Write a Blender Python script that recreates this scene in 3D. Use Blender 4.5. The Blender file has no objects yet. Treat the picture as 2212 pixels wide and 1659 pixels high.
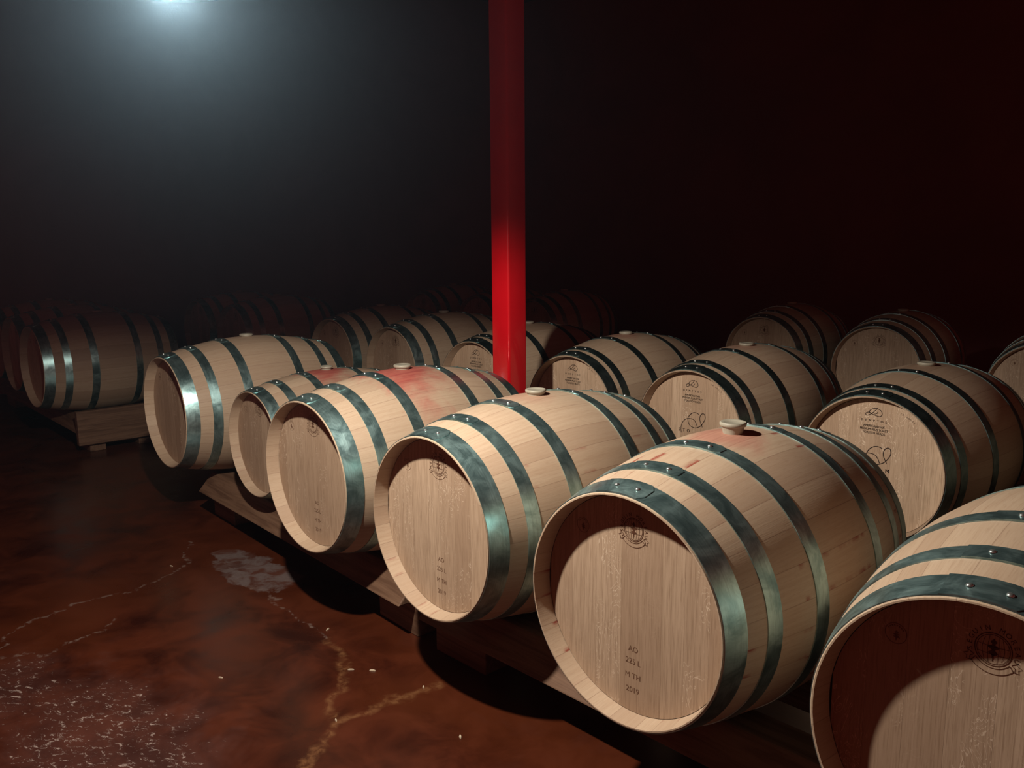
import bpy, math, random
from mathutils import Matrix, Vector
R_ = math.radians
random.seed(7)
scene = bpy.context.scene
COL = scene.collection

# ------------------------------------------------------------------ camera
cam_d = bpy.data.cameras.new('camera'); cam = bpy.data.objects.new('camera', cam_d); COL.objects.link(cam)
cam_d.sensor_fit = 'HORIZONTAL'; cam_d.sensor_width = 36.0; cam_d.lens = 1860.33 / 2212 * 36.0
cam_d.clip_start = 0.02; cam_d.clip_end = 100
YAW, PIT, ROL = -0.807225, 0.169252, -0.008528
fw = Vector((math.sin(YAW)*math.cos(PIT), math.cos(YAW)*math.cos(PIT), -math.sin(PIT)))
rt = Vector((math.cos(YAW), -math.sin(YAW), 0)); up = rt.cross(fw)
r2 = rt*math.cos(ROL) + up*math.sin(ROL); u2 = -rt*math.sin(ROL) + up*math.cos(ROL)
m = Matrix((r2, u2, -fw)).transposed().to_4x4(); m.translation = Vector((1.00361, -1.60751, 1.48659))
cam.matrix_world = m
scene.camera = cam

# ------------------------------------------------------------------ world, lights, exposure
world = bpy.data.worlds.new('world'); scene.world = world; world.use_nodes = True
bg = world.node_tree.nodes['Background']
bg.inputs[0].default_value = (1.0, 0.17, 0.12, 1); bg.inputs[1].default_value = 0.10
cy = scene.cycles; cy.max_bounces = 6; cy.diffuse_bounces = 3; cy.glossy_bounces = 3; cy.volume_bounces = 0
vs = scene.view_settings
vs.view_transform = 'Standard'; vs.look = 'None'; vs.exposure = 0.0; vs.gamma = 1.0; vs.use_curve_mapping = False

LAMP = Vector((-0.92, -0.77, 2.022))
KEY_POWER = 204.0
KEY_COLOR = (1.0, 0.945, 0.835)
HAZE = 0.0029

# ------------------------------------------------------------------ helpers
def link(o, parent=None):
    COL.objects.link(o)
    if parent is not None: o.parent = parent
    return o

def mesh_obj(name, me, parent=None):
    return link(bpy.data.objects.new(name, me), parent)

def new_mesh(name, verts, faces, mat=None, smooth=False, angle=None):
    me = bpy.data.meshes.new(name); me.from_pydata([tuple(v) for v in verts], [], faces); me.update()
    if mat: me.materials.append(mat)
    if smooth:
        for p in me.polygons: p.use_smooth = True
        me.set_sharp_from_angle(angle=R_(angle or 35))
    return me

def empty(name, loc=(0,0,0), rz=0.0):
    o = bpy.data.objects.new(name, None); o.empty_display_size = 0.1
    COL.objects.link(o); o.location = loc; o.rotation_euler = (0, 0, rz)
    return o

def tag(o, label=None, cat=None, group=None, kind=None):
    if label: o['label'] = label
    if cat: o['category'] = cat
    if group: o['group'] = group
    if kind: o['kind'] = kind
    return o

class MB:
    def __init__(self): self.v = []; self.f = []
    def add(self, vs, fs):
        b = len(self.v); self.v += [tuple(v) for v in vs]; self.f += [tuple(b+i for i in f) for f in fs]
    def box(self, a, b):
        (x0,y0,z0),(x1,y1,z1) = a, b
        self.add([(x0,y0,z0),(x1,y0,z0),(x1,y1,z0),(x0,y1,z0),(x0,y0,z1),(x1,y0,z1),(x1,y1,z1),(x0,y1,z1)],
                 [(0,3,2,1),(4,5,6,7),(0,1,5,4),(1,2,6,5),(2,3,7,6),(3,0,4,7)])
    def prism_x(self, prof, x0, x1):           # prof: list of (y,z), extruded along x
        n = len(prof)
        self.add([(x0,y,z) for y,z in prof] + [(x1,y,z) for y,z in prof],
                 [tuple(range(n)), tuple(range(2*n-1, n-1, -1))] + [(i, n+i, n+(i+1)%n, (i+1)%n) for i in range(n)])
    def lathe(self, prof, n=24, c=(0,0,0)):    # prof: (r,z) about z
        b = []
        for r, z in prof:
            for k in range(n):
                a = 2*math.pi*k/n; b.append((c[0]+r*math.cos(a), c[1]+r*math.sin(a), c[2]+z))
        f = []
        for j in range(len(prof)-1):
            for k in range(n):
                f.append((j*n+k, j*n+(k+1)%n, (j+1)*n+(k+1)%n, (j+1)*n+k))
        f.append(tuple(range(n-1, -1, -1))); f.append(tuple(range((len(prof)-1)*n, len(prof)*n)))
        self.add(b, f)
    def mesh(self, name, mat, smooth=False, angle=35): return new_mesh(name, self.v, self.f, mat, smooth, angle)

def bevel(o, w=0.004, seg=2):
    md = o.modifiers.new('bevel', 'BEVEL'); md.width = w; md.segments = seg; md.limit_method = 'ANGLE'
    return o

# ------------------------------------------------------------------ materials
class NT:
    def __init__(self, name):
        self.m = bpy.data.materials.new(name); self.m.use_nodes = True
        self.t = self.m.node_tree; self.n = self.t.nodes; self.p = self.n['Principled BSDF']
    def node(self, typ, ins=None, **kw):
        n = self.n.new('ShaderNode'+typ)
        for k, v in kw.items(): setattr(n, k, v)
        for k, v in (ins or {}).items(): self.set(n.inputs[k], v)
        return n
    def set(self, sock, v):
        if hasattr(v, 'is_linked'): self.t.links.new(v, sock)
        elif isinstance(v, bpy.types.Node): self.t.links.new(v.outputs[0], sock)
        else: sock.default_value = v
    def math(self, op, a, b=0.0, c=0.0, clamp=False):
        n = self.n.new('ShaderNodeMath'); n.operation = op; n.use_clamp = clamp
        self.set(n.inputs[0], a); self.set(n.inputs[1], b); self.set(n.inputs[2], c); return n.outputs[0]
    def smooth(self, v, lo, hi, a=0.0, b=1.0):
        n = self.n.new('ShaderNodeMapRange'); n.interpolation_type = 'SMOOTHSTEP'
        for k, x in enumerate((v, lo, hi, a, b)): self.set(n.inputs[k], x)
        return n.outputs[0]
    def lin(self, v, lo, hi, a=0.0, b=1.0):
        n = self.n.new('ShaderNodeMapRange')
        for k, x in enumerate((v, lo, hi, a, b)): self.set(n.inputs[k], x)
        return n.outputs[0]
    def mix(self, f, a, b, mode='MIX'):
        n = self.n.new('ShaderNodeMix'); n.data_type = 'RGBA'; n.blend_type = mode
        self.set(n.inputs[0], f); self.set(n.inputs[6], a if not isinstance(a, tuple) else (*a, 1)); self.set(n.inputs[7], b if not isinstance(b, tuple) else (*b, 1))
        return n.outputs[2]
    def noise(self, vec, scale=5.0, detail=3.0, rough=0.55, dist=0.0):
        n = self.n.new('ShaderNodeTexNoise'); self.set(n.inputs['Vector'], vec)
        n.inputs['Scale'].default_value = scale; n.inputs['Detail'].default_value = detail
        n.inputs['Roughness'].default_value = rough; n.inputs['Distortion'].default_value = dist
        return n.outputs[0]
    def comb(self, x, y, z):
        n = self.n.new('ShaderNodeCombineXYZ')
        for k, v in enumerate((x, y, z)): self.set(n.inputs[k], v)
        return n.outputs[0]
    def sep(self, v):
        n = self.n.new('ShaderNodeSeparateXYZ'); self.set(n.inputs[0], v); return n.outputs
    def coord(self, which='Object'): return self.n.new('ShaderNodeTexCoord').outputs[which]
    def attr(self, name):
        n = self.n.new('ShaderNodeAttribute'); n.attribute_type = 'OBJECT'; n.attribute_name = name; return n.outputs['Fac']
    def rand(self): return self.n.new('ShaderNodeObjectInfo').outputs['Random']
    def bump(self, h, strength=0.2, dist=0.002):
        n = self.n.new('ShaderNodeBump'); n.inputs['Strength'].default_value = strength; n.inputs['Distance'].default_value = dist
        self.set(n.inputs['Height'], h); self.set(self.p.inputs['Normal'], n.outputs[0])
    def out(self, color=None, rough=None, metal=None, spec=None):
        for k, v in (('Base Color', color), ('Roughness', rough), ('Metallic', metal), ('Specular IOR Level', spec)):
            if v is not None: self.set(self.p.inputs[k], v if not (isinstance(v, tuple) and len(v) == 3) else (*v, 1))
        return self.m

def oak_stave_mat():
    t = NT('oak_stave'); rnd = t.rand()
    u, v, _ = t.sep(t.coord('UV'))                     # u 0..1 across the stave, v metres along it
    x, y, z = t.sep(t.coord('Object'))
    r2 = t.math('FRACT', t.math('MULTIPLY', rnd, 37.7))
    gu = t.math('ADD', t.math('MULTIPLY', u, 0.078), t.math('MULTIPLY', rnd, 9.0))
    g1 = t.noise(t.comb(t.math('MULTIPLY', gu, 130.0), t.math('MULTIPLY', v, 3.2), rnd), 1.0, 4.0, 0.6, 0.4)
    g2 = t.noise(t.comb(t.math('MULTIPLY', gu, 420.0), t.math('MULTIPLY', v, 30.0), r2), 1.0, 3.0, 0.6)
    blot = t.noise(t.comb(t.math('MULTIPLY', gu, 30.0), t.math('MULTIPLY', v, 4.0), rnd), 1.0, 3.0, 0.6)
    col = t.mix(t.math('POWER', rnd, 2.2), (0.485, 0.350, 0.243), (0.395, 0.268, 0.182))
    col = t.mix(t.smooth(g1, 0.38, 0.72, 0.0, 0.40), col, (0.37, 0.235, 0.148))
    col = t.mix(t.smooth(g2, 0.48, 0.75, 0.0, 0.30), col, (0.30, 0.185, 0.115))
    col = t.mix(t.smooth(blot, 0.56, 0.80, 0.0, 0.25), col, (0.33, 0.185, 0.115))
    # seams: thin dark line and occasional red weeps
    seam = t.math('MINIMUM', u, t.math('SUBTRACT', 1.0, u))
    col = t.mix(t.smooth(seam, 0.0, 0.03, 0.25, 0.0), col, (0.22, 0.11, 0.07))
    wn = t.noise(t.comb(t.math('MULTIPLY', rnd, 50.0), t.math('MULTIPLY', v, 13.0), r2), 1.0, 2.0, 0.5)
    weep = t.math('MULTIPLY', t.math('MULTIPLY', t.smooth(wn, 0.56, 0.66), t.smooth(r2, 0.45, 0.6, 0.1, 1.0)), t.smooth(t.math('ADD', seam, t.math('MULTIPLY', t.math('SUBTRACT', g2, 0.5), 0.25)), 0.17, 0.0))
    col = t.mix(t.math('MULTIPLY', weep, t.attr('weep')), col, (0.27, 0.062, 0.040))
    # wine spilt round the bung: a blot with its own outline
    ns = t.noise(t.comb(t.math('MULTIPLY', x, 9.0), t.math('MULTIPLY', y, 7.0), t.math('MULTIPLY', z, 4.0)), 1.0, 4.0, 0.6, 0.3)
    ax = t.math('DIVIDE', x, t.math('ADD', 0.06, t.math('MULTIPLY', t.attr('stain'), 0.22)))
    ay = t.math('DIVIDE', t.math('ADD', y, 0.03), t.math('ADD', 0.07, t.math('MULTIPLY', t.attr('stain'), 0.12)))
    d = t.math('SQRT', t.math('ADD', t.math('MULTIPLY', ax, ax), t.math('MULTIPLY', ay, ay)))
    d = t.math('ADD', d, t.math('MULTIPLY', t.math('SUBTRACT', ns, 0.5), 1.5))
    top = t.smooth(z, 0.40, 0.50)
    sm = t.math('MULTIPLY', t.math('MULTIPLY', t.smooth(d, 1.15, 0.40), top), t.smooth(t.attr('stain'), 0.0, 0.7, 0.0, 0.96))
    col = t.mix(sm, col, t.mix(t.smooth(g1, 0.4, 0.7), (0.44, 0.115, 0.085), (0.33, 0.062, 0.055)))
    t.bump(t.math('ADD', t.math('MULTIPLY', g1, 0.6), t.math('MULTIPLY', g2, 0.5)), 0.25, 0.0012)
    return t.out(col, 0.56, 0.0, 0.35)

def oak_head_mat(name='oak_head', pale=1.0):
    t = NT(name); rnd = t.rand()
    x, y, z = t.sep(t.coord('Object'))
    r2 = t.math('FRACT', t.math('MULTIPLY', rnd, 53.3)); off = t.math('MULTIPLY', rnd, 11.0)
    gx = t.math('ADD', x, off)
    g1 = t.noise(t.comb(t.math('MULTIPLY', gx, 120.0), off, t.math('MULTIPLY', z, 5.0)), 1.0, 4.0, 0.62, 0.5)
    g2 = t.noise(t.comb(t.math('MULTIPLY', gx, 330.0), off, t.math('MULTIPLY', z, 12.0)), 1.0, 3.0, 0.6)
    col = t.mix(rnd, (0.50, 0.35, 0.24), (0.36, 0.235, 0.155))
    col = t.mix(t.smooth(g1, 0.38, 0.70, 0.0, 0.55), col, (0.33, 0.215, 0.137))
    col = t.mix(t.smooth(g2, 0.46, 0.68, 0.0, 0.60), col, (0.25, 0.155, 0.095))
    # silver-grain flecks on quarter-sawn boards
    fl = t.noise(t.comb(t.math('MULTIPLY', gx, 17.0), off, t.math('MULTIPLY', z, 9.0)), 1.0, 3.0, 0.55, 1.8)
    ridge = t.math('ABSOLUTE', t.math('SUBTRACT', t.math('FRACT', t.math('MULTIPLY', fl, 9.0)), 0.5))
    msk = t.noise(t.comb(t.math('MULTIPLY', gx, 14.0), t.math('ADD', off, 3.0), t.math('MULTIPLY', z, 6.0)), 1.0, 3.0, 0.5)
    fleck = t.math('MULTIPLY', t.smooth(ridge, 0.085, 0.02), t.math('MULTIPLY', t.smooth(msk, 0.47, 0.56), t.smooth(r2, 0.30, 0.50, 0.1, 0.85)))
    col = t.mix(fleck, col, (0.62, 0.47, 0.345))
    t.bump(t.math('ADD', t.math('MULTIPLY', g2, 0.6), t.math('MULTIPLY', fleck, 0.3)), 0.22, 0.001)
    if pale > 1: col = t.mix(1.0, col, (pale, pale, pale), 'MULTIPLY')  # brightened copy of the same oak: stronger light put into the board colour
    return t.out(col, 0.6, 0.0, 0.3)

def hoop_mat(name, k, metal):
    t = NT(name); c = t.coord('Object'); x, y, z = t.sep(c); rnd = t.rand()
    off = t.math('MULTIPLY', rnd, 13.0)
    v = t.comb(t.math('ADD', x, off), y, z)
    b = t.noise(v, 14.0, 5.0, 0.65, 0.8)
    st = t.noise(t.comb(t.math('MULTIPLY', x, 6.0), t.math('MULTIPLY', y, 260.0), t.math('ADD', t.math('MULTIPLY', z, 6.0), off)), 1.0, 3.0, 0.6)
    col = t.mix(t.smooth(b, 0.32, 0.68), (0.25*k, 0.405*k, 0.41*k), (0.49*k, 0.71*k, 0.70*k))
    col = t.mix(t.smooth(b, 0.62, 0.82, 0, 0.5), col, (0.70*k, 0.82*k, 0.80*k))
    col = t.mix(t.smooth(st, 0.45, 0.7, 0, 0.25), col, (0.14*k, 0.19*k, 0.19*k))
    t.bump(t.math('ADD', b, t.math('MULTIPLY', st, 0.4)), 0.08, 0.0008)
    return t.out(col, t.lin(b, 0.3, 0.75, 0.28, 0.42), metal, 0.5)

def simple(name, col, rough, metal=0.0, nscale=0, ncol=None, spec=0.5, coat=0.0):
    t = NT(name); c = col
    if nscale:
        f = t.noise(t.coord('Object'), nscale, 4.0, 0.6, 0.3); c = t.mix(t.smooth(f, 0.35, 0.7), col, ncol)
    t.p.inputs['Coat Weight'].default_value = coat
    return t.out(c, rough, metal, spec)

def beam_mat(name, along):
    t = NT(name); X, Y, Z = t.sep(t.coord('Object')); rnd = t.rand()
    if along == 'y': X, Y = Y, X
    off = t.math('MULTIPLY', rnd, 17.0)
    g = t.noise(t.comb(t.math('MULTIPLY', X, 2.2), t.math('ADD', t.math('MULTIPLY', Y, 26.0), off), t.math('MULTIPLY', Z, 38.0)), 1.0, 4.0, 0.6, 0.8)
    f = t.noise(t.comb(t.math('MULTIPLY', X, 12.0), t.math('MULTIPLY', Y, 160.0), t.math('ADD', t.math('MULTIPLY', Z, 200.0), off)), 1.0, 3.0, 0.6)
    col = t.mix(t.smooth(g, 0.35, 0.68), (0.185, 0.100, 0.060), (0.110, 0.054, 0.031))
    col = t.mix(t.smooth(f, 0.5, 0.75, 0, 0.4), col, (0.075, 0.034, 0.019))
    t.bump(f, 0.3, 0.0015)
    return t.out(col, 0.6, 0, 0.3)

def floor_mat():
    t = NT('stained_concrete'); c = t.coord('Object'); x, y, z = t.sep(c)
    big = t.noise(c, 0.9, 4.0, 0.55, 0.6); mid = t.noise(c, 4.5, 5.0, 0.6, 0.5); fine = t.noise(c, 60.0, 4.0, 0.65)
    col = t.mix(t.smooth(mid, 0.32, 0.7), (0.025, 0.0046, 0.0025), (0.080, 0.0155, 0.0053))
    col = t.mix(t.smooth(big, 0.40, 0.65, 0, 0.7), col, (0.085, 0.0180, 0.0052))
    # cracks and pour lines
    nn = t.n.new('ShaderNodeTexNoise'); t.set(nn.inputs['Vector'], c); nn.inputs['Scale'].default_value = 9.0; nn.inputs['Detail'].default_value = 7.0
    nx, ny, _ = t.sep(nn.outputs['Color'])
    wx = t.math('ADD', x, t.math('MULTIPLY', t.math('SUBTRACT', nx, 0.5), 0.17)); wy = t.math('ADD', y, t.math('MULTIPLY', t.math('SUBTRACT', ny, 0.5), 0.17))
    def path(P):
        d = None
        for (ax, ay), (bx, by) in zip(P[:-1], P[1:]):
            ux, uy = bx-ax, by-ay; l2 = ux*ux+uy*uy
            qx = t.math('SUBTRACT', wx, ax); qy = t.math('SUBTRACT', wy, ay)
            h = t.math('DIVIDE', t.math('ADD', t.math('MULTIPLY', qx, ux), t.math('MULTIPLY', qy, uy)), l2, clamp=True)
            ex = t.math('SUBTRACT', qx, t.math('MULTIPLY', h, ux)); ey = t.math('SUBTRACT', qy, t.math('MULTIPLY', h, uy))
            q = t.math('SQRT', t.math('ADD', t.math('MULTIPLY', ex, ex), t.math('MULTIPLY', ey, ey)))
            d = q if d is None else t.math('MINIMUM', d, q)
        return d
    tan = path([(-0.95, -0.62), (-1.07, -0.46), (-1.175, -0.297), (-1.304, -0.207), (-1.44, -0.07), (-1.68, -0.02)])
    tan = t.math('MINIMUM', tan, path([(-1.175, -0.297), (-1.14, -0.10), (-1.124, 0.06)]))
    grey = path([(-1.68, -0.02), (-2.0, 0.0), (-2.45, 0.03), (-2.70, 0.07)])
    grey = t.math('MINIMUM', grey, path([(-2.42, -0.98), (-2.62, -0.80), (-2.70, -0.55), (-2.67, -0.33), (-2.78, -0.08), (-3.05, 0.05)]))
    grey = t.math('MINIMUM', grey, path([(-2.42, -0.98), (-2.30, -0.80), (-2.36, -0.62), (-2.42, -0.55)]))
    fl = t.noise(c, 34.0, 4.0, 0.65, 0.6)
    col = t.mix(t.math('MULTIPLY', t.smooth(tan, 0.030, 0.0), t.smooth(fl, 0.36, 0.66, 0.12, 0.75)), col, (0.19, 0.080, 0.032))
    col = t.mix(t.math('MULTIPLY', t.smooth(grey, 0.013, 0.001), t.smooth(fl, 0.44, 0.62, 0.0, 0.6)), col, (0.22, 0.155, 0.13))
    # scuffed places where the coating has gone: pale flakes
    def ell(cx, cy, rx, ry, amp):
        qx = t.math('DIVIDE', t.math('SUBTRACT', x, cx), rx); qy = t.math('DIVIDE', t.math('SUBTRACT', y, cy), ry)
        q = t.math('SQRT', t.math('ADD', t.math('MULTIPLY', qx, qx), t.math('MULTIPLY', qy, qy)))
        return t.math('ADD', q, t.math('MULTIPLY', t.math('SUBTRACT', t.noise(c, 5.0, 5.0, 0.62, 0.8), 0.5), amp))
    wear = t.math('MINIMUM', ell(-1.60, -0.86, 0.48, 0.34, 2.2), ell(-2.15, -1.02, 0.30, 0.24, 2.0))
    wmask = t.smooth(wear, 1.35, 0.45)
    wide = t.math('MAXIMUM', wmask, t.smooth(t.noise(c, 1.6, 5.0, 0.62, 1.0), 0.56, 0.66, 0, 0.45))
    sp = t.noise(t.comb(t.math('ADD', t.math('MULTIPLY', x, 0.85), t.math('MULTIPLY', y, 0.5)), t.math('MULTIPLY', t.math('SUBTRACT', y, t.math('MULTIPLY', x, 0.5)), 1.6), 0.0), 30.0, 6.0, 0.78, 0.8)
    col = t.mix(t.math('MULTIPLY', wide, 0.30), col, (0.072, 0.024, 0.018))
    speck = t.smooth(t.math('ADD', sp, t.math('MULTIPLY', t.math('SUBTRACT', wide, 1.0), 0.20)), 0.555, 0.635)
    col = t.mix(t.math('MULTIPLY', speck, 0.8), col, (0.40, 0.30, 0.26))
    # the worn bare patch by the rack
    pm = t.smooth(ell(-2.52, 0.11, 0.36, 0.13, 1.5), 1.0, 0.86)
    col = t.mix(t.math('MULTIPLY', pm, t.smooth(t.noise(c, 11.0, 4.0, 0.6, 0.8), 0.36, 0.58, 0.12, 0.85)), col, t.mix(fine, (0.105, 0.070, 0.064), (0.17, 0.13, 0.122)))
    h = t.math('ADD', t.math('MULTIPLY', mid, 0.4), t.math('ADD', t.math('MULTIPLY', speck, 0.5), t.math('MULTIPLY', t.noise(c, 18.0, 3.0, 0.5), 0.25)))
    t.bump(h, 0.25, 0.006)
    ro = t.math('ADD', t.lin(mid, 0.3, 0.7, 0.24, 0.40), t.math('MULTIPLY', t.math('MAXIMUM', wmask, pm), 0.2))
    return t.out(col, ro, 0, 0.45)

def wall_mat(name, c1, c2):
    t = NT(name); c = t.coord('Object')
    a = t.noise(c, 0.8, 4.0, 0.6, 0.4); b = t.noise(c, 30.0, 4.0, 0.6)
    col = t.mix(t.smooth(a, 0.3, 0.7), c1, c2); t.bump(b, 0.3, 0.004)
    return t.out(col, 0.9, 0, 0.2)

M = dict(stave=oak_stave_mat(), head=oak_head_mat(), lithead=oak_head_mat('lit_oak_head', 1.35), hoop=hoop_mat('galvanised_hoop', 1.0, 0.93), darkhoop=hoop_mat('dark_steel_hoop', 0.42, 0.95),
         rivet=simple('rivet_steel', (0.62, 0.64, 0.62), 0.28, 0.9),
         bung=simple('silicone_bung', (0.37, 0.335, 0.26), 0.5, 0, 40, (0.31, 0.275, 0.21)),
         mark=simple('burnt_mark', (0.070, 0.026, 0.014), 0.8, 0, 120, (0.115, 0.050, 0.028), 0.1), faint=simple('faint_mark', (0.13, 0.062, 0.036), 0.8, 0, 150, (0.20, 0.11, 0.068), 0.1),
         print=simple('black_print', (0.022, 0.012, 0.010), 0.7, 0, 90, (0.035, 0.018, 0.014), 0.2),
         red=simple('red_paint', (0.58, 0.0030, 0.009), 0.22, 0, 6, (0.53, 0.0025, 0.007), 0.5, 0.3),
         beam=beam_mat('beam_wood', 'x'), plank=beam_mat('cross_wood', 'y'), floor=floor_mat(),
         wall=wall_mat('plaster_wall', (0.30, 0.120, 0.105), (0.24, 0.095, 0.085)),
         ceil=wall_mat('ceiling_paint', (0.30, 0.11, 0.095), (0.24, 0.09, 0.08)),
         chip=simple('pale_chip', (0.55, 0.44, 0.32), 0.7, 0, 60, (0.45, 0.33, 0.22)),
         lampmetal=simple('lamp_enamel', (0.05, 0.05, 0.05), 0.4, 0.3, 20, (0.07, 0.07, 0.07)),
         bolt=simple('bolt_zinc', (0.4, 0.4, 0.4), 0.35, 0.9))
def emis(name, col, s):
    t = NT(name); t.p.inputs['Base Color'].default_value = (0.8, 0.8, 0.8, 1)
    t.p.inputs['Emission Color'].default_value = (*col, 1); t.p.inputs['Emission Strength'].default_value = s; return t.m
M['bulb'] = emis('lamp_bulb', KEY_COLOR, 20.0)

# ------------------------------------------------------------------ setting
def struct(name, me): return tag(mesh_obj(name, me), kind='structure')
XL, YB, XR, ZC = -8.5, 7.5, 5.0, 4.75
b = MB(); b.box((XL-0.3, -6, -0.2), (XR, YB+0.3, 0)); struct('floor', b.mesh('floor', M['floor']))
b = MB(); b.box((XL-0.3, -6, 0.0), (XL, YB+0.3, ZC)); struct('wall_left', b.mesh('wall_left', M['wall']))
b = MB(); b.box((XL, YB, 0.0), (XR, YB+0.3, ZC)); struct('wall_back', b.mesh('wall_back', M['wall']))
b = MB(); b.box((XL-0.3, -6, ZC), (XR, YB+0.3, ZC+0.2)); struct('ceiling', b.mesh('ceiling', M['ceil']))

# ------------------------------------------------------------------ barrel meshes (local: x across, y along the axis from -L/2 front, z up from the bilge's lowest line)
L = 0.95; RH = 0.2895; RB = 0.362; PW_ = 1.85; TH = 0.0265; ZA = RB + 0.0025
def prof(s): return RB - (RB-RH)*abs((s-L/2)/(L/2))**PW_
def dprof(s):
    u = (s-L/2)/(L/2); return -PW_*(RB-RH)*abs(u)**(PW_-1)*(1 if u > 0 else -1)/(L/2)
HEAD_S = 0.050
def pt(s, th, r): return (r*math.sin(th), s-L/2, ZA + r*math.cos(th))
half = [0.0, 0.0015, HEAD_S, 0.058, 0.12, 0.19, 0.26, 0.33, 0.40, 0.475]
ST = half + [L-s for s in reversed(half[:-1])]
def inner(s):
    e = min(s, L-s)
    if e <= HEAD_S:
        a = RH-0.0048; c = prof(HEAD_S)-TH
        return a + (c-a)*e/HEAD_S
    return prof(s)-TH
def stave_mesh(a0, a1, idx):
    NA = 3
    gap = 0.00012/0.33
    ths = [a0+gap + (a1-a0-2*gap)*k/NA for k in range(NA+1)]
    verts = []
    for s in ST:
        r = prof(s) - (0.0015 if s in (0.0, L) else 0)
        for th in ths: verts.append(pt(s, th, r))
        ri = inner(s)
        for th in reversed(ths): verts.append(pt(s, th, ri))
    n = 2*NA+2; faces, face_kind = [], []
    for j in range(len(ST)-1):
        for k in range(n):
            if NA < k < n-1 and 3 < j < len(ST)-5:           # unseen inside: one strip
                if k == NA+1: faces.append((j*n+k, j*n+n-1, (j+1)*n+n-1, (j+1)*n+k)); face_kind.append(0)
                continue
            faces.append((j*n+k, j*n+(k+1) % n, (j+1)*n+(k+1) % n, (j+1)*n+k)); face_kind.append(1 if k < NA else (-1 if NA < k < n-1 else 0))
    faces.append(tuple(range(n-1, -1, -1))); faces.append(tuple(range((len(ST)-1)*n, len(ST)*n))); face_kind += [0, 0]
    me = bpy.data.meshes.new('stave'); me.from_pydata(verts, [], faces); me.update()
    me.materials.append(M['stave'])
    uv = me.uv_layers.new(name='UVMap')
    cn = []
    for p, o in zip(me.polygons, face_kind):
        p.use_smooth = True; slope = None
        if o < 0:
            q = p.normal; slope = q.y/max(1e-6, math.hypot(q.x, q.z))
        for li in p.loop_indices:
            vi = me.loops[li].vertex_index; j, k = divmod(vi, n); s = ST[j]
            th = ths[k] if k <= NA else ths[n-1-k]
            uv.data[li].uv = ((th-a0)/(a1-a0), s)
            if o > 0: cn.append(tuple(Vector((math.sin(th), -dprof(s), math.cos(th))).normalized()))
            elif o < 0: cn.append(tuple(Vector((-math.sin(th), slope, -math.cos(th))).normalized()))
            else: cn.append(tuple(p.normal))
    me.normals_split_custom_set(cn)
    return me
def stave_set(seed):
    rr = random.Random(seed)
    w = [rr.uniform(0.7, 1.25) for _ in range(27)]; w[0] = 1.35
    t = 2*math.pi/sum(w); out = []; a = -w[0]*t/2
    for k in w: out.append(stave_mesh(a, a+k*t, 0)); a += k*t
    return out
STAVES = [stave_set(s) for s in (3, 11, 29)]

RHEAD = prof(HEAD_S)-TH-0.0014
def head_set(seed, mat):
    rr = random.Random(seed); w = [rr.uniform(0.75, 1.25) for _ in range(8)]
    t = 2*RHEAD/sum(w); x = -RHEAD; out = []
    for k in w:
        x0, x1 = x+0.00015, x+k*t-0.00015; x += k*t
        x0 = max(x0, -RHEAD+0.004); x1 = min(x1, RHEAD-0.004)
        N = 7; poly = [(x0+(x1-x0)*i/N, math.sqrt(max(0, RHEAD**2-(x0+(x1-x0)*i/N)**2))) for i in range(N+1)]
        poly = poly + [(a, -b) for a, b in reversed(poly)]
        y0 = -L/2+HEAD_S; n = len(poly)
        vs = [(a, y0, ZA+c) for a, c in poly] + [(a, y0+0.02, ZA+c) for a, c in poly]
        out.append(new_mesh('head_board', vs, [tuple(range(n)), tuple(range(2*n-1, n-1, -1))] + [(i, n+i, n+(i+1) % n, (i+1) % n) for i in range(n)], mat))
    return out
HEADS = dict(S=[head_set(s, M['head']) for s in (5, 17, 23)], D=[head_set(s, M['lithead']) for s in (8, 19, 31)])
N = 48
BACK = new_mesh('rear_head', [(RHEAD*math.cos(2*math.pi*k/N), L/2-HEAD_S-y, ZA+RHEAD*math.sin(2*math.pi*k/N)) for y in (0, 0.02) for k in range(N)],
                [tuple(range(N)), tuple(range(2*N-1, N-1, -1))] + [(i, N+i, N+(i+1) % N, (i+1) % N) for i in range(N)], M['head'])

HT = 0.0022
def hoop_mesh(s0, s1, mat):
    NS = 120; vs, fs, cn = [], [], []
    mb = MB()
    mb.add([pt(s, 2*math.pi*k/NS, prof(s)+d) for k in range(NS) for s, d in ((s0, 0), (s0, HT), (s1, HT), (s1, 0))],
           [(k*4+i, ((k+1) % NS)*4+i, ((k+1) % NS)*4+(i+1) % 4, k*4+(i+1) % 4) for k in range(NS) for i in range(4)])
    # overlapped end of the strap with clipped corners
    w = s1-s0; A = [(-15, 1.0), (-10, 1.0), (-5, 1.0), (0, 1.0), (4, 1.0), (8.6, 1.0), (11.0, 0.5)]
    vs = []
    for a, f in A:
        c = (s0+s1)/2; h = w/2*f; th = R_(a)
        for s, d in ((c-h, HT*0.9), (c-h, HT*2.0), (c+h, HT*2.0), (c+h, HT*0.9)): vs.append(pt(s, th, prof(s)+d))
    fs = [(j*4+i, (j+1)*4+i, (j+1)*4+(i+1) % 4, j*4+(i+1) % 4) for j in range(len(A)-1) for i in range(4)] + [(0, 1, 2, 3), tuple(range(len(A)*4-1, len(A)*4-5, -1))]
    mb.add(vs, fs)
    return mb.mesh('hoop', mat, True, 40)
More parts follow.
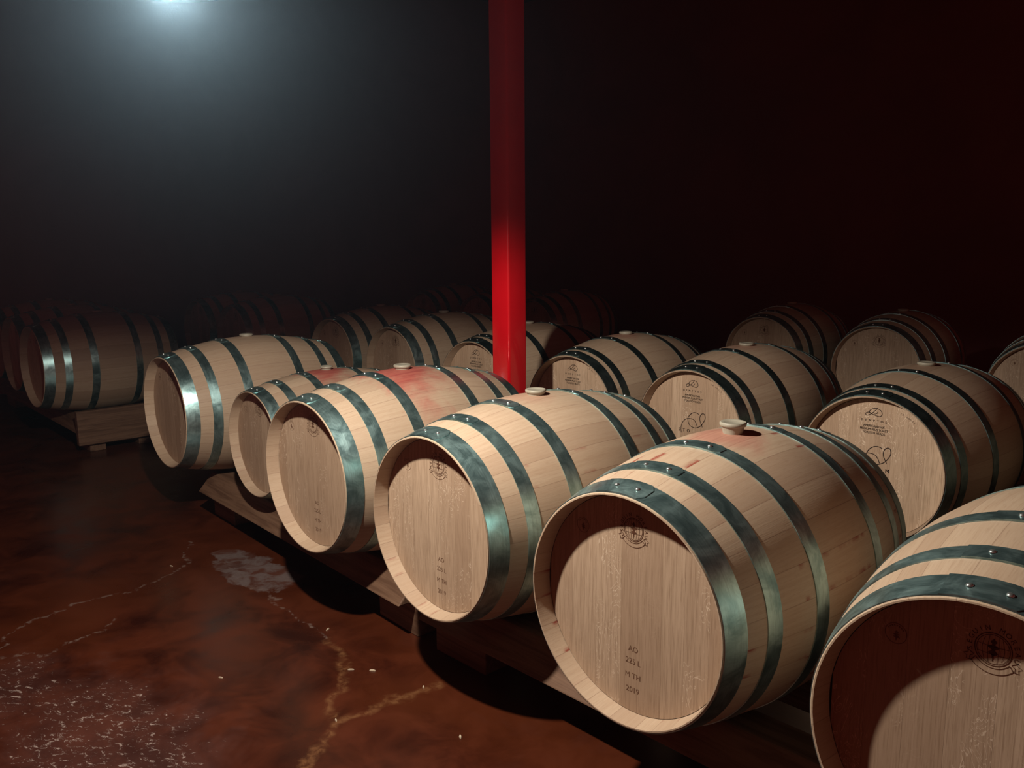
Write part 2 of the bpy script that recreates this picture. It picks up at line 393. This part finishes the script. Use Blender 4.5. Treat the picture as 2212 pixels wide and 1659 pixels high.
def rivet_mesh(s, deg):
    th = R_(deg); r0 = prof(s)+HT*2.0; c = Vector(pt(s, th, r0)); nrm = Vector((math.sin(th), 0, math.cos(th)))
    tx = Vector((math.cos(th), 0, -math.sin(th))); ty = Vector((0, 1, 0)); mb = MB(); rows = [(1.0, -0.15), (1.0, 0.0), (0.85, 0.45), (0.5, 0.72)]; K = 10; vs = []
    for rr, h in rows:
        for k in range(K):
            a = 2*math.pi*k/K; vs.append(c + (tx*math.cos(a)+ty*math.sin(a))*rr*0.0066 + nrm*h*0.0052)
    vs.append(c+nrm*0.0052*0.8); fs = []
    for j in range(3):
        for k in range(K): fs.append((j*K+k, j*K+(k+1) % K, (j+1)*K+(k+1) % K, (j+1)*K+k))
    for k in range(K): fs.append((3*K+k, 3*K+(k+1) % K, 4*K))
    mb.add(vs, fs); return mb.mesh('rivet', M['rivet'], True, 60)
def hoop_set(front, mat):
    out = []
    for s0, s1 in front:
        for mir in (False, True):
            a, c = (s0, s1) if not mir else (L-s1, L-s0)
            out.append((hoop_mesh(a, c, mat), [rivet_mesh((a+c)/2, -7.0), rivet_mesh((a+c)/2, 4.8)]))
    return out
HOOPS = dict(S=hoop_set([(0.003, 0.066), (0.128, 0.174), (0.298, 0.346)], M['hoop']),
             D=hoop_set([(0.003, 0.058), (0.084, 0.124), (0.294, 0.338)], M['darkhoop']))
bm_ = MB(); zb = ZA+RB
bm_.lathe([(0.020, -0.03), (0.0255, -0.004), (0.0275, 0.004), (0.0295, 0.0155), (0.0305, 0.0175), (0.0345, 0.019), (0.0358, 0.0225), (0.0358, 0.0270), (0.0335, 0.0298), (0.024, 0.0296), (0.0225, 0.0286), (0.001, 0.0284)], 32, (0, 0, zb))
BUNG = bm_.mesh('bung', M['bung'], True, 50)

# ------------------------------------------------------------------ marks burnt or printed on the heads (2-D, x across, z up, about the head's centre)
_gl = {}
def glyphs(txt):
    if txt not in _gl:
        cu = bpy.data.curves.new('t', 'FONT'); cu.body = txt; cu.size = 1.0; cu.resolution_u = 3; cu.align_x = 'CENTER'
        o = bpy.data.objects.new('t', cu); me = bpy.data.meshes.new_from_object(o)
        _gl[txt] = ([(v.co.x, v.co.y) for v in me.vertices], [tuple(p.vertices) for p in me.polygons])
        bpy.data.objects.remove(o); bpy.data.curves.remove(cu); bpy.data.meshes.remove(me)
    return _gl[txt]
class Flat:
    def __init__(self): self.v = []; self.f = []
    def add(self, vs, fs):
        b = len(self.v); self.v += vs; self.f += [tuple(b+i for i in f) for f in fs]
    def text(self, txt, cx, cz, size, rot=0.0, wide=1.0):
        v, f = glyphs(txt); c, s = math.cos(rot), math.sin(rot)
        self.add([(cx + (x*wide*c - y*s)*size, cz + (x*wide*s + y*c)*size) for x, y in v], f)
    def spaced(self, txt, x0, x1, cz, size):
        for i, ch in enumerate(txt): self.text(ch, x0+(x1-x0)*i/(len(txt)-1), cz, size)
    def arc(self, txt, cx, cz, r, a0, a1, size):        # degrees clockwise from the top
        for i, ch in enumerate(txt):
            a = R_(a0+(a1-a0)*i/(len(txt)-1))
            if ch != ' ': self.text(ch, cx+r*math.sin(a), cz+r*math.cos(a), size, -a)
    def line(self, pts, w, closed=False, spl=True):
        P = [Vector((a, b)) for a, b in pts]; n = len(P)
        if spl:
            Q = []; rng = n if closed else n-1
            for i in range(rng):
                g = lambda j: P[j % n] if closed else P[min(max(j, 0), n-1)]
                p0, p1, p2, p3 = g(i-1), g(i), g(i+1), g(i+2)
                for k in range(5):
                    t = k/5; Q.append(0.5*((2*p1)+(p2-p0)*t+(2*p0-5*p1+4*p2-p3)*t*t+(3*p1-p0-3*p2+p3)*t**3))
            if not closed: Q.append(P[-1])
            P = Q; n = len(P)
        vs = []
        for i in range(n):
            a = P[(i-1) % n] if (closed or i > 0) else P[i]; c = P[(i+1) % n] if (closed or i < n-1) else P[i]
            d = c-a
            d = d.normalized() if d.length > 1e-9 else Vector((1, 0)); q = Vector((-d.y, d.x))*w/2
            vs += [tuple(P[i]+q), tuple(P[i]-q)]
        self.add(vs, [(2*i, 2*((i+1) % n), 2*((i+1) % n)+1, 2*i+1) for i in range(n if closed else n-1)])
    def ring(self, cx, cz, r, w, a0=0, a1=360):
        full = a1-a0 >= 360; n = 48
        self.line([(cx+r*math.sin(R_(a0+(a1-a0)*k/(n if full else n-1))), cz+r*math.cos(R_(a0+(a1-a0)*k/(n if full else n-1)))) for k in range(n)], w, full, False)
    def poly(self, pts): self.add(list(pts), [tuple(range(len(pts)))])
    def mesh(self, name, mat, dy=0.0005):
        y = -L/2+HEAD_S-dy
        return new_mesh(name, [(a, y, ZA+c) for a, c in self.v], self.f, mat)

def leaf(F, cx, cz, h, w):
    for sgn in (-1, 1):
        pts = []
        K = 16
        for k in range(K+1):
            t = k/K; r = w*math.sin(math.pi*t)**0.7*(0.68+0.42*math.cos(t*math.pi*7))
            pts.append((cx+sgn*max(r, 0.0006), cz-h/2+h*t))
        for k in range(K): F.poly([(cx, pts[k][1]), pts[k], pts[k+1], (cx, pts[k+1][1])])
    F.line([(cx, cz-h*0.62), (cx, cz-h/2)], 0.0014, spl=False)
def emblem_mesh():
    F = Flat(); cx, cz = 0.003, 0.194
    F.ring(cx, cz, 0.0290, 0.0016); F.ring(cx, cz, 0.0258, 0.0010)
    for x in (-0.016, -0.008, 0.008, 0.016):
        h = math.sqrt(0.0252**2-(x)**2)
        F.line([(cx+x*0.85, cz-h), (cx+x*1.1, cz), (cx+x*0.85, cz+h)], 0.0007)
    for z in (-0.008, 0.006):
        h = math.sqrt(0.0252**2-z*z); F.line([(cx-h, cz+z), (cx, cz+z-0.0015), (cx+h, cz+z)], 0.0007)
    leaf(F, cx, cz+0.001, 0.036, 0.0085)
    F.arc('SEGUIN MOREAU', cx, cz, 0.0335, -104, 104, 0.0125)
    # ribbon
    F.ring(cx, cz, 0.0335, 0.0013, 128, 232); F.ring(cx, cz, 0.0440, 0.0013, 132, 228)
    for s in (-1, 1):
        def P(x, z): return (cx+s*x, cz+z)
        F.line([P(0.0264, -0.0206), P(0.0327, -0.0294)], 0.0013, spl=False)
        F.line([P(0.0290, -0.0180), P(0.0400, -0.0120), P(0.0380, -0.0165), P(0.0460, -0.0210), P(0.0400, -0.0240), P(0.0410, -0.0300), P(0.0327, -0.0294)], 0.0013, spl=False)
        F.line([P(0.0300, -0.0190), P(0.0350, -0.0230), P(0.0345, -0.0290)], 0.0011)
    return F.mesh('emblem', M['mark'])
def stamp_mesh():
    F = Flat(); cx, cz = -0.158, 0.168
    F.ring(cx, cz, 0.0195, 0.0009); [F.ring(cx, cz, 0.0155, 0.0022, k, k+9) for k in (-64, -48, -32, -16, 2, 18, 34, 50)]
    leaf(F, cx+0.001, cz-0.003, 0.017, 0.006); F.line([(cx+0.004, cz-0.004), (cx+0.008, cz-0.009)], 0.0010, spl=False)
    return F.mesh('round_stamp', M['faint'])
def volume_mesh():
    F = Flat()
    for tx, z in (('AO', -0.117), ('225 L', -0.149), ('M TH', -0.187), ('2019', -0.224)): F.text(tx, 0.007, z, 0.0205)
    return F.mesh('volume_marking', M['faint'])
D1 = [(-0.001,0.237),(-0.007,0.228),(-0.017,0.218),(-0.028,0.209),(-0.04,0.204),(-0.046,0.207),(-0.043,0.214),(-0.032,0.217),(-0.022,0.212),(-0.006,0.207),(0.01,0.205),(0.019,0.213),(0.016,0.226),(0.006,0.233),(-0.007,0.235),(-0.022,0.231),(-0.031,0.222),(-0.03,0.215),(-0.023,0.212)]
D2 = [(0.001,0.222),(-0.001,0.216),(-0.011,0.212)]
S1 = [(0.029,0.079),(0.016,0.084),(0.001,0.084),(-0.014,0.077),(-0.026,0.065),(-0.032,0.052),(-0.03,0.036),(-0.022,0.022),(-0.006,0.014),(0.012,0.013),(0.03,0.02),(0.044,0.031),(0.057,0.05),(0.063,0.066),(0.059,0.082),(0.05,0.086),(0.04,0.08),(0.034,0.067),(0.035,0.051),(0.041,0.037),(0.046,0.029),(0.048,0.021)]
S2 = [(-0.067,-0.021),(-0.07,-0.006),(-0.069,0.01),(-0.062,0.029),(-0.05,0.043),(-0.032,0.052),(-0.014,0.053),(0.002,0.049),(0.014,0.035),(0.021,0.019)]
def maker_mesh():
    F = Flat(); F.line(D1, 0.0026); F.line(D2, 0.0022)
    
    for k in (-0.0004, 0.0004): F.spaced('DEMPTOS', -0.059+k, 0.036+k, 0.181, 0.0125)
    return F.mesh('maker_logo', M['print'])
def toast_mesh():
    F = Flat()
    for tx, z in (('AMERICAN OAK', 0.159), ('MEDIUM PLUS TOAST', 0.1455), ('TOASTED HEADS', 0.132)): 
        for k in (-0.0003, 0.0003): F.text(tx, -0.010+k, z, 0.0132, 0, 0.88)
    return F.mesh('toast_marking', M['print'])
def edge_mesh():
    F = Flat(); F.arc('JB HOUSE', 0, 0, 0.243, 22, 36, 0.0088); return F.mesh('edge_marking', M['print'])
def estate_mesh():
    F = Flat(); F.line(S1, 0.0033); F.line(S2, 0.0030)
    for ch, x in (('S', -0.080), ('T', -0.054), ('O', -0.028), ('M', 0.053)):
        for k in (-0.0004, 0.0004): F.text(ch, x+k, -0.014, 0.022)
    return F.mesh('estate_logo', M['print'])
MARKS = dict(emblem=emblem_mesh(), round_stamp=stamp_mesh(), volume_marking=volume_mesh(), maker_logo=maker_mesh(), toast_marking=toast_mesh(), edge_marking=edge_mesh(), estate_logo=estate_mesh())
MLAB = dict(emblem='burnt round emblem with leaf and ribbon', round_stamp='small burnt round stamp', volume_marking='burnt letters and numbers in four lines',
            maker_logo='printed looped letter over spaced capitals', toast_marking='three printed lines of capitals', edge_marking='tiny curved printed letters', estate_logo='large printed looping swirl')

# ------------------------------------------------------------------ racks under the barrels
ZR = 0.2375       # top of the rails
def rack(x0, x1, y0, y1, label, group, end_plank=False, depth=0.42):
    """x0 < x1; y0, y1: front bottom edge of the front rail at both ends"""
    root = empty('barrel_rack', ((x0+x1)/2, (y0+y1)/2, 0), math.atan2(y1-y0, x1-x0))
    tag(root, label, 'rack', group)
    h = (math.hypot(x1-x0, y1-y0))/2; zb = 0.145
    front = [(0, zb), (0.082, ZR), (0.19, ZR), (0.19, zb)]
    back = [(depth+0.19-y, z) for y, z in reversed(front)]
    for pr in (front, back):
        mb = MB(); mb.prism_x(pr, -h, h); bevel(mesh_obj('rail', mb.mesh('rail', M['beam']), root), 0.005)
    for sx in (-1, 1):
        for y in (0.082, depth+0.19-0.19):
            mb = MB(); a, c = (-h, -h+0.27) if sx < 0 else (h-0.27, h); mb.box((a, y, 0), (c, y+0.108, zb)); bevel(mesh_obj('leg', mb.mesh('leg', M['beam']), root), 0.004)
        mb = MB(); a, c = (-h+0.02, -h+0.12) if sx < 0 else (h-0.12, h-0.02)
        mb.box((a, 0.19, 0.04), (c, depth, 0.20)); bevel(mesh_obj('cross_beam', mb.mesh('cross_beam', M['plank']), root), 0.005)
    if end_plank:
        mb = MB(); mb.box((h, 0.0, 0.062), (h+0.05, 0.95, 0.305)); bevel(mesh_obj('end_plank', mb.mesh('end_plank', M['plank']), root), 0.004)
    return root
G = 'timber barrel racks'
rack(-3.42, -1.45, 0.272, 0.152, 'slant-faced timber rack under the front row left of the red post', G)
rack(-1.32, 1.75, 0.14, 0.12, 'timber rack under the two nearest barrels at bottom right', G)
rack(-7.9, -5.40, 0.36, 0.27, 'timber rack with wide end plank at far left beyond the aisle', G, True)
rack(-4.95, -3.38, 2.06, 1.98, 'timber rack under two second-row barrels left of the post', G)
rack(-3.15, -1.62, 1.88, 1.82, 'timber rack of the second row directly behind the post', G)
rack(-1.58, 1.2, 1.82, 1.75, 'timber rack of the second row right of the post', G)
rack(-2.7, 0.3, 4.22, 4.0, 'timber rack under the three rear barrels at the right', G)
rack(-7.0, -4.4, 4.5, 4.42, 'timber rack under the dim rear row behind the post', G)
rack(-7.65, -6.0, 2.28, 2.2, 'timber rack under the dim pair far behind the left aisle', G)

# ------------------------------------------------------------------ barrels
GB = 'oak wine barrels lying on racks'
SMARK = ['emblem', 'round_stamp']; VMARK = SMARK + ['volume_marking']; DMARK = ['maker_logo', 'toast_marking', 'edge_marking', 'estate_logo']
bi = 0
def barrel(label, x, y, yaw, kind='S', marks=SMARK, stain=0.25, weep=0.35, scale=1.0, rscale=1.0, zoff=0.0, bung=0.0175):
    """x: axis, y: front rim, yaw about the barrel's middle"""
    global bi; bi += 1
    zb_ = 0.6 + zoff - ZA*scale*rscale
    root = empty('wine_barrel', (x, y+L*scale/2, zb_), yaw); root.scale = (scale*rscale, scale, scale*rscale)
    tag(root, label, 'barrel', GB)
    for me in STAVES[bi % 3]:
        o = mesh_obj('stave', me, root); o['stain'] = float(stain); o['weep'] = float(weep)
    for me in HEADS[kind][(bi*2) % 3]: mesh_obj('head_board', me, root)
    mesh_obj('rear_head', BACK, root)
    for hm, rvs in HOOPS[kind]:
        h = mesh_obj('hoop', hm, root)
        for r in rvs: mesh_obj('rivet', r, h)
    bo = mesh_obj('bung', BUNG, root); bo['label'] = 'off-white rubber bung'; bo.location.z = -bung
    for k in marks: mesh_obj(k, MARKS[k], root)['label'] = MLAB[k]
    return root
# front row
barrel('large oak barrel at front centre-right with fully visible head marked 2019', -0.2219, -0.0872, -0.0025, 'S', VMARK, 0.36, 1.0, bung=0.0)
barrel('oak barrel in front of the red post, head marked 225 L', -1.011, -0.0431, -0.0155, 'S', VMARK, 0.22, 0.45, bung=0.0125)
barrel('oak barrel with broad purple-red wine stain around its bung', -1.8111, -0.0054, -0.0022, 'S', VMARK, 0.95, 0.4, bung=0.013)
barrel('smaller oak barrel half hidden behind the wine-stained one', -2.62, 0.2049, -0.0246, 'S', SMARK, 0.75, 0.2, 0.852, 1.0, -0.0501, 0.010)
barrel('leftmost bright oak barrel at the end of the front row by the aisle', -3.4094, 0.1219, -0.0284, 'S', SMARK, 0.12, 0.2)
barrel('cropped oak barrel at bottom right corner with shadowed head', 0.5808, -0.137, -0.0006, 'S', SMARK, 0.0, 0.05)
# second row
barrel('oak barrel partly behind the red post, printed head', -2.7578, 1.6616, 0.0014, 'D', DMARK, 0.1, 0.1, 1, 0.995)
barrel('oak barrel just right of the post, its head half in shadow', -1.9519, 1.611, 0.02, 'D', DMARK, 0.3, 0.1, 1, 0.99)
barrel('oak barrel with printed swirl head behind the front-centre bung', -1.217, 1.6281, -0.0096, 'D', DMARK, 0.25, 0.1, 1, 0.985)
barrel('large dim oak barrel at right edge with brightly lit printed head', -0.3487, 1.5728, -0.0198, 'D', DMARK, 0.1, 0.1, 1, 0.975)
barrel('sliver of oak barrel at right edge above the cropped one', 0.50, 1.56, 0, 'D', DMARK, 0.0, 0.1)
barrel('dim second-row oak barrel left of the post, farther of two', -4.60, 1.8632, 0.01, 'S', SMARK, 0.15, 0.1)
barrel('dim second-row oak barrel left of the post, nearer of two', -3.7503, 1.8029, -0.0158, 'S', SMARK, 0.15, 0.1)
# third row
barrel('left one of the dark rear barrels on the right side', -2.2938, 4.0616, 0.0374, 'S', SMARK, 0.1, 0.1)
barrel('middle one of the dark rear barrels on the right side', -1.4126, 3.9689, 0.0577, 'S', SMARK, 0.1, 0.1)
barrel('dark rear barrel cut off by the right edge', -0.3404, 3.6812, 0.0015, 'S', SMARK, 0.1, 0.1)
barrel('very dark rear barrel showing right of the red post', -4.80, 4.2, 0, 'S', SMARK, 0.1, 0.1)
barrel('very dark rear barrel just left of the red post', -5.60, 4.2, 0, 'S', SMARK, 0.1, 0.1)
barrel('very dark rear barrel second to the left of the post', -6.50, 4.2, 0, 'S', SMARK, 0.1, 0.1)
# left side beyond the aisle
barrel('dark reddish oak barrel behind the leftmost bright barrel', -6.40, 1.95, 0, 'S', SMARK, 0.3, 0.1)
barrel('faint oak barrel farthest back behind the left aisle', -7.25, 2.0, 0, 'S', SMARK, 0.1, 0.1)
barrel('shaded oak barrel with shiny hoops at the left on a planked rack', -5.75, 0.12, 0, 'S', SMARK, 0.1, 0.2)
barrel('shaded oak barrel at the left edge next to the planked rack', -6.65, 0.22, 0, 'S', SMARK, 0.1, 0.1)
barrel('barely visible oak barrel cut by the left edge', -7.50, 0.30, 0, 'S', SMARK, 0.1, 0.1)

# ------------------------------------------------------------------ red post
PW = 0.1194
root = empty('steel_post', (-2.0247+PW/2, 1.1594+PW/2, 0)); tag(root, 'glossy red square steel post standing between the barrel rows', 'post')
def rsq(h, r, n=5):
    p = []
    for cx, cy, a0 in ((h-r, h-r, 0), (-h+r, h-r, 90), (-h+r, -h+r, 180), (h-r, -h+r, 270)):
        for k in range(n+1): a = R_(a0+90*k/n); p.append((cx+r*math.cos(a), cy+r*math.sin(a)))
    return p
p = rsq(PW/2, 0.011); n = len(p)
mesh_obj('shaft', new_mesh('shaft', [(x, y, 0.012) for x, y in p] + [(x, y, ZC-0.012) for x, y in p], [tuple(range(n-1, -1, -1)), tuple(range(n, 2*n))] + [(i, (i+1) % n, n+(i+1) % n, n+i) for i in range(n)], M['red'], True, 40), root)
for nm, z in (('base_plate', 0.0), ('cap_plate', ZC-0.012)):
    mb = MB(); mb.box((-0.12, -0.12, z), (0.12, 0.12, z+0.012)); mesh_obj(nm, mb.mesh(nm, M['red']), root)
for sx in (-1, 1):
    for sy in (-1, 1):
        mb = MB(); mb.lathe([(0.012, 0.012), (0.012, 0.024), (0.008, 0.026)], 6, (sx*0.095, sy*0.095, 0)); mesh_obj('bolt', mb.mesh('bolt', M['bolt']), root)

# ------------------------------------------------------------------ lamps
lr = empty('pendant_lamp', (LAMP.x, LAMP.y, LAMP.z)); tag(lr, 'black shaded pendant lamp hanging over the aisle in front of the barrels', 'lamp')
mb = MB(); sh = [(0.03, 0.26), (0.05, 0.24), (0.07, 0.19), (0.14, 0.10), (0.17, 0.02)]
K = 32; vs = []
for r, z in sh + [(r-0.004, z-0.002) for r, z in reversed(sh)]:
    for k in range(K): vs.append((r*math.cos(2*math.pi*k/K), r*math.sin(2*math.pi*k/K), z))
nr = len(sh)*2
mb.add(vs, [(j*K+k, j*K+(k+1) % K, ((j+1) % nr)*K+(k+1) % K, ((j+1) % nr)*K+k) for j in range(nr) for k in range(K)])
mesh_obj('lamp_shade', mb.mesh('lamp_shade', M['lampmetal'], True), lr).rotation_euler = (0, R_(-3.5), 0)
mb = MB(); mb.lathe([(0.006, 0.25), (0.006, ZC-LAMP.z)], 8); mesh_obj('suspension_rod', mb.mesh('suspension_rod', M['lampmetal']), lr)
mb = MB(); mb.lathe([(0.012, 0.24), (0.02, 0.19), (0.034, 0.14), (0.03, 0.11), (0.012, 0.095)], 16); mesh_obj('bulb', mb.mesh('bulb', M['bulb'], True), lr)
ld = bpy.data.lights.new('pendant_light', 'SPOT'); ld.energy = KEY_POWER; ld.color = KEY_COLOR
ld.spot_size = R_(162); ld.spot_blend = 0.20; ld.shadow_soft_size = 0.035
lo = bpy.data.objects.new('pendant_light', ld); COL.objects.link(lo); lo.parent = lr; lo.rotation_euler = (0, R_(-3.5), 0)

hz = NT('cellar_haze'); hz.n.remove(hz.p)
vsn = hz.node('VolumeScatter'); vsn.inputs['Color'].default_value = (0.50, 0.77, 1.0, 1); vsn.inputs['Density'].default_value = HAZE; vsn.inputs['Anisotropy'].default_value = 0.84
hz.t.links.new(vsn.outputs[0], hz.n['Material Output'].inputs['Volume'])
mb = MB(); mb.box((XL-0.6, -6.3, -0.5), (XR+0.3, YB+0.6, ZC+0.5))
tag(mesh_obj('haze', mb.mesh('haze', hz.m)), 'thin haze glowing around the lamp in the cellar air', 'haze', kind='stuff')

# ------------------------------------------------------------------ litter on the floor
CH = [(-1.683, -0.435), (-1.14, 0.022), (-1.413, -0.085), (-1.175, -0.297), (-1.354, -0.035), (-0.832, -0.079), (-1.743, 0.027), (-2.822, -0.134)]
CL = ['pale wood chip near the middle of the floor', 'pale wood chip close to the shadow of the nearest rack', 'pale crumb on the upper end of the tan floor crack', 'pale crumb at the bend of the tan floor crack',
      'pale crumb right of the crack near the rack foot', 'small white chip at the bottom centre of the floor', 'tiny pale crumb beside the rack foot', 'tiny white crumb on the dim floor left']
rr = random.Random(4)
for (x, y), lab in zip(CH, CL):
    mb = MB(); w = rr.uniform(0.008, 0.013); d = rr.uniform(0.003, 0.005); h = rr.uniform(0.002, 0.004)
    base = [(-w, -d*0.3), (-w*0.3, -d), (w*0.8, -d*0.6), (w, d*0.2), (w*0.1, d), (-w*0.8, d*0.6)]
    n = 6
    mb.add([(a, c, 0.0) for a, c in base] + [(a*0.75, c*0.7, h) for a, c in base], [tuple(range(n-1, -1, -1)), tuple(range(n, 2*n))] + [(i, (i+1) % n, n+(i+1) % n, n+i) for i in range(n)])
    o = mesh_obj('wood_chip', mb.mesh('wood_chip', M['chip'])); o.location = (x, y, 0.0005); o.rotation_euler = (0, 0, rr.uniform(0, 3))
    tag(o, lab, 'chip', 'crumbs and chips on the floor')
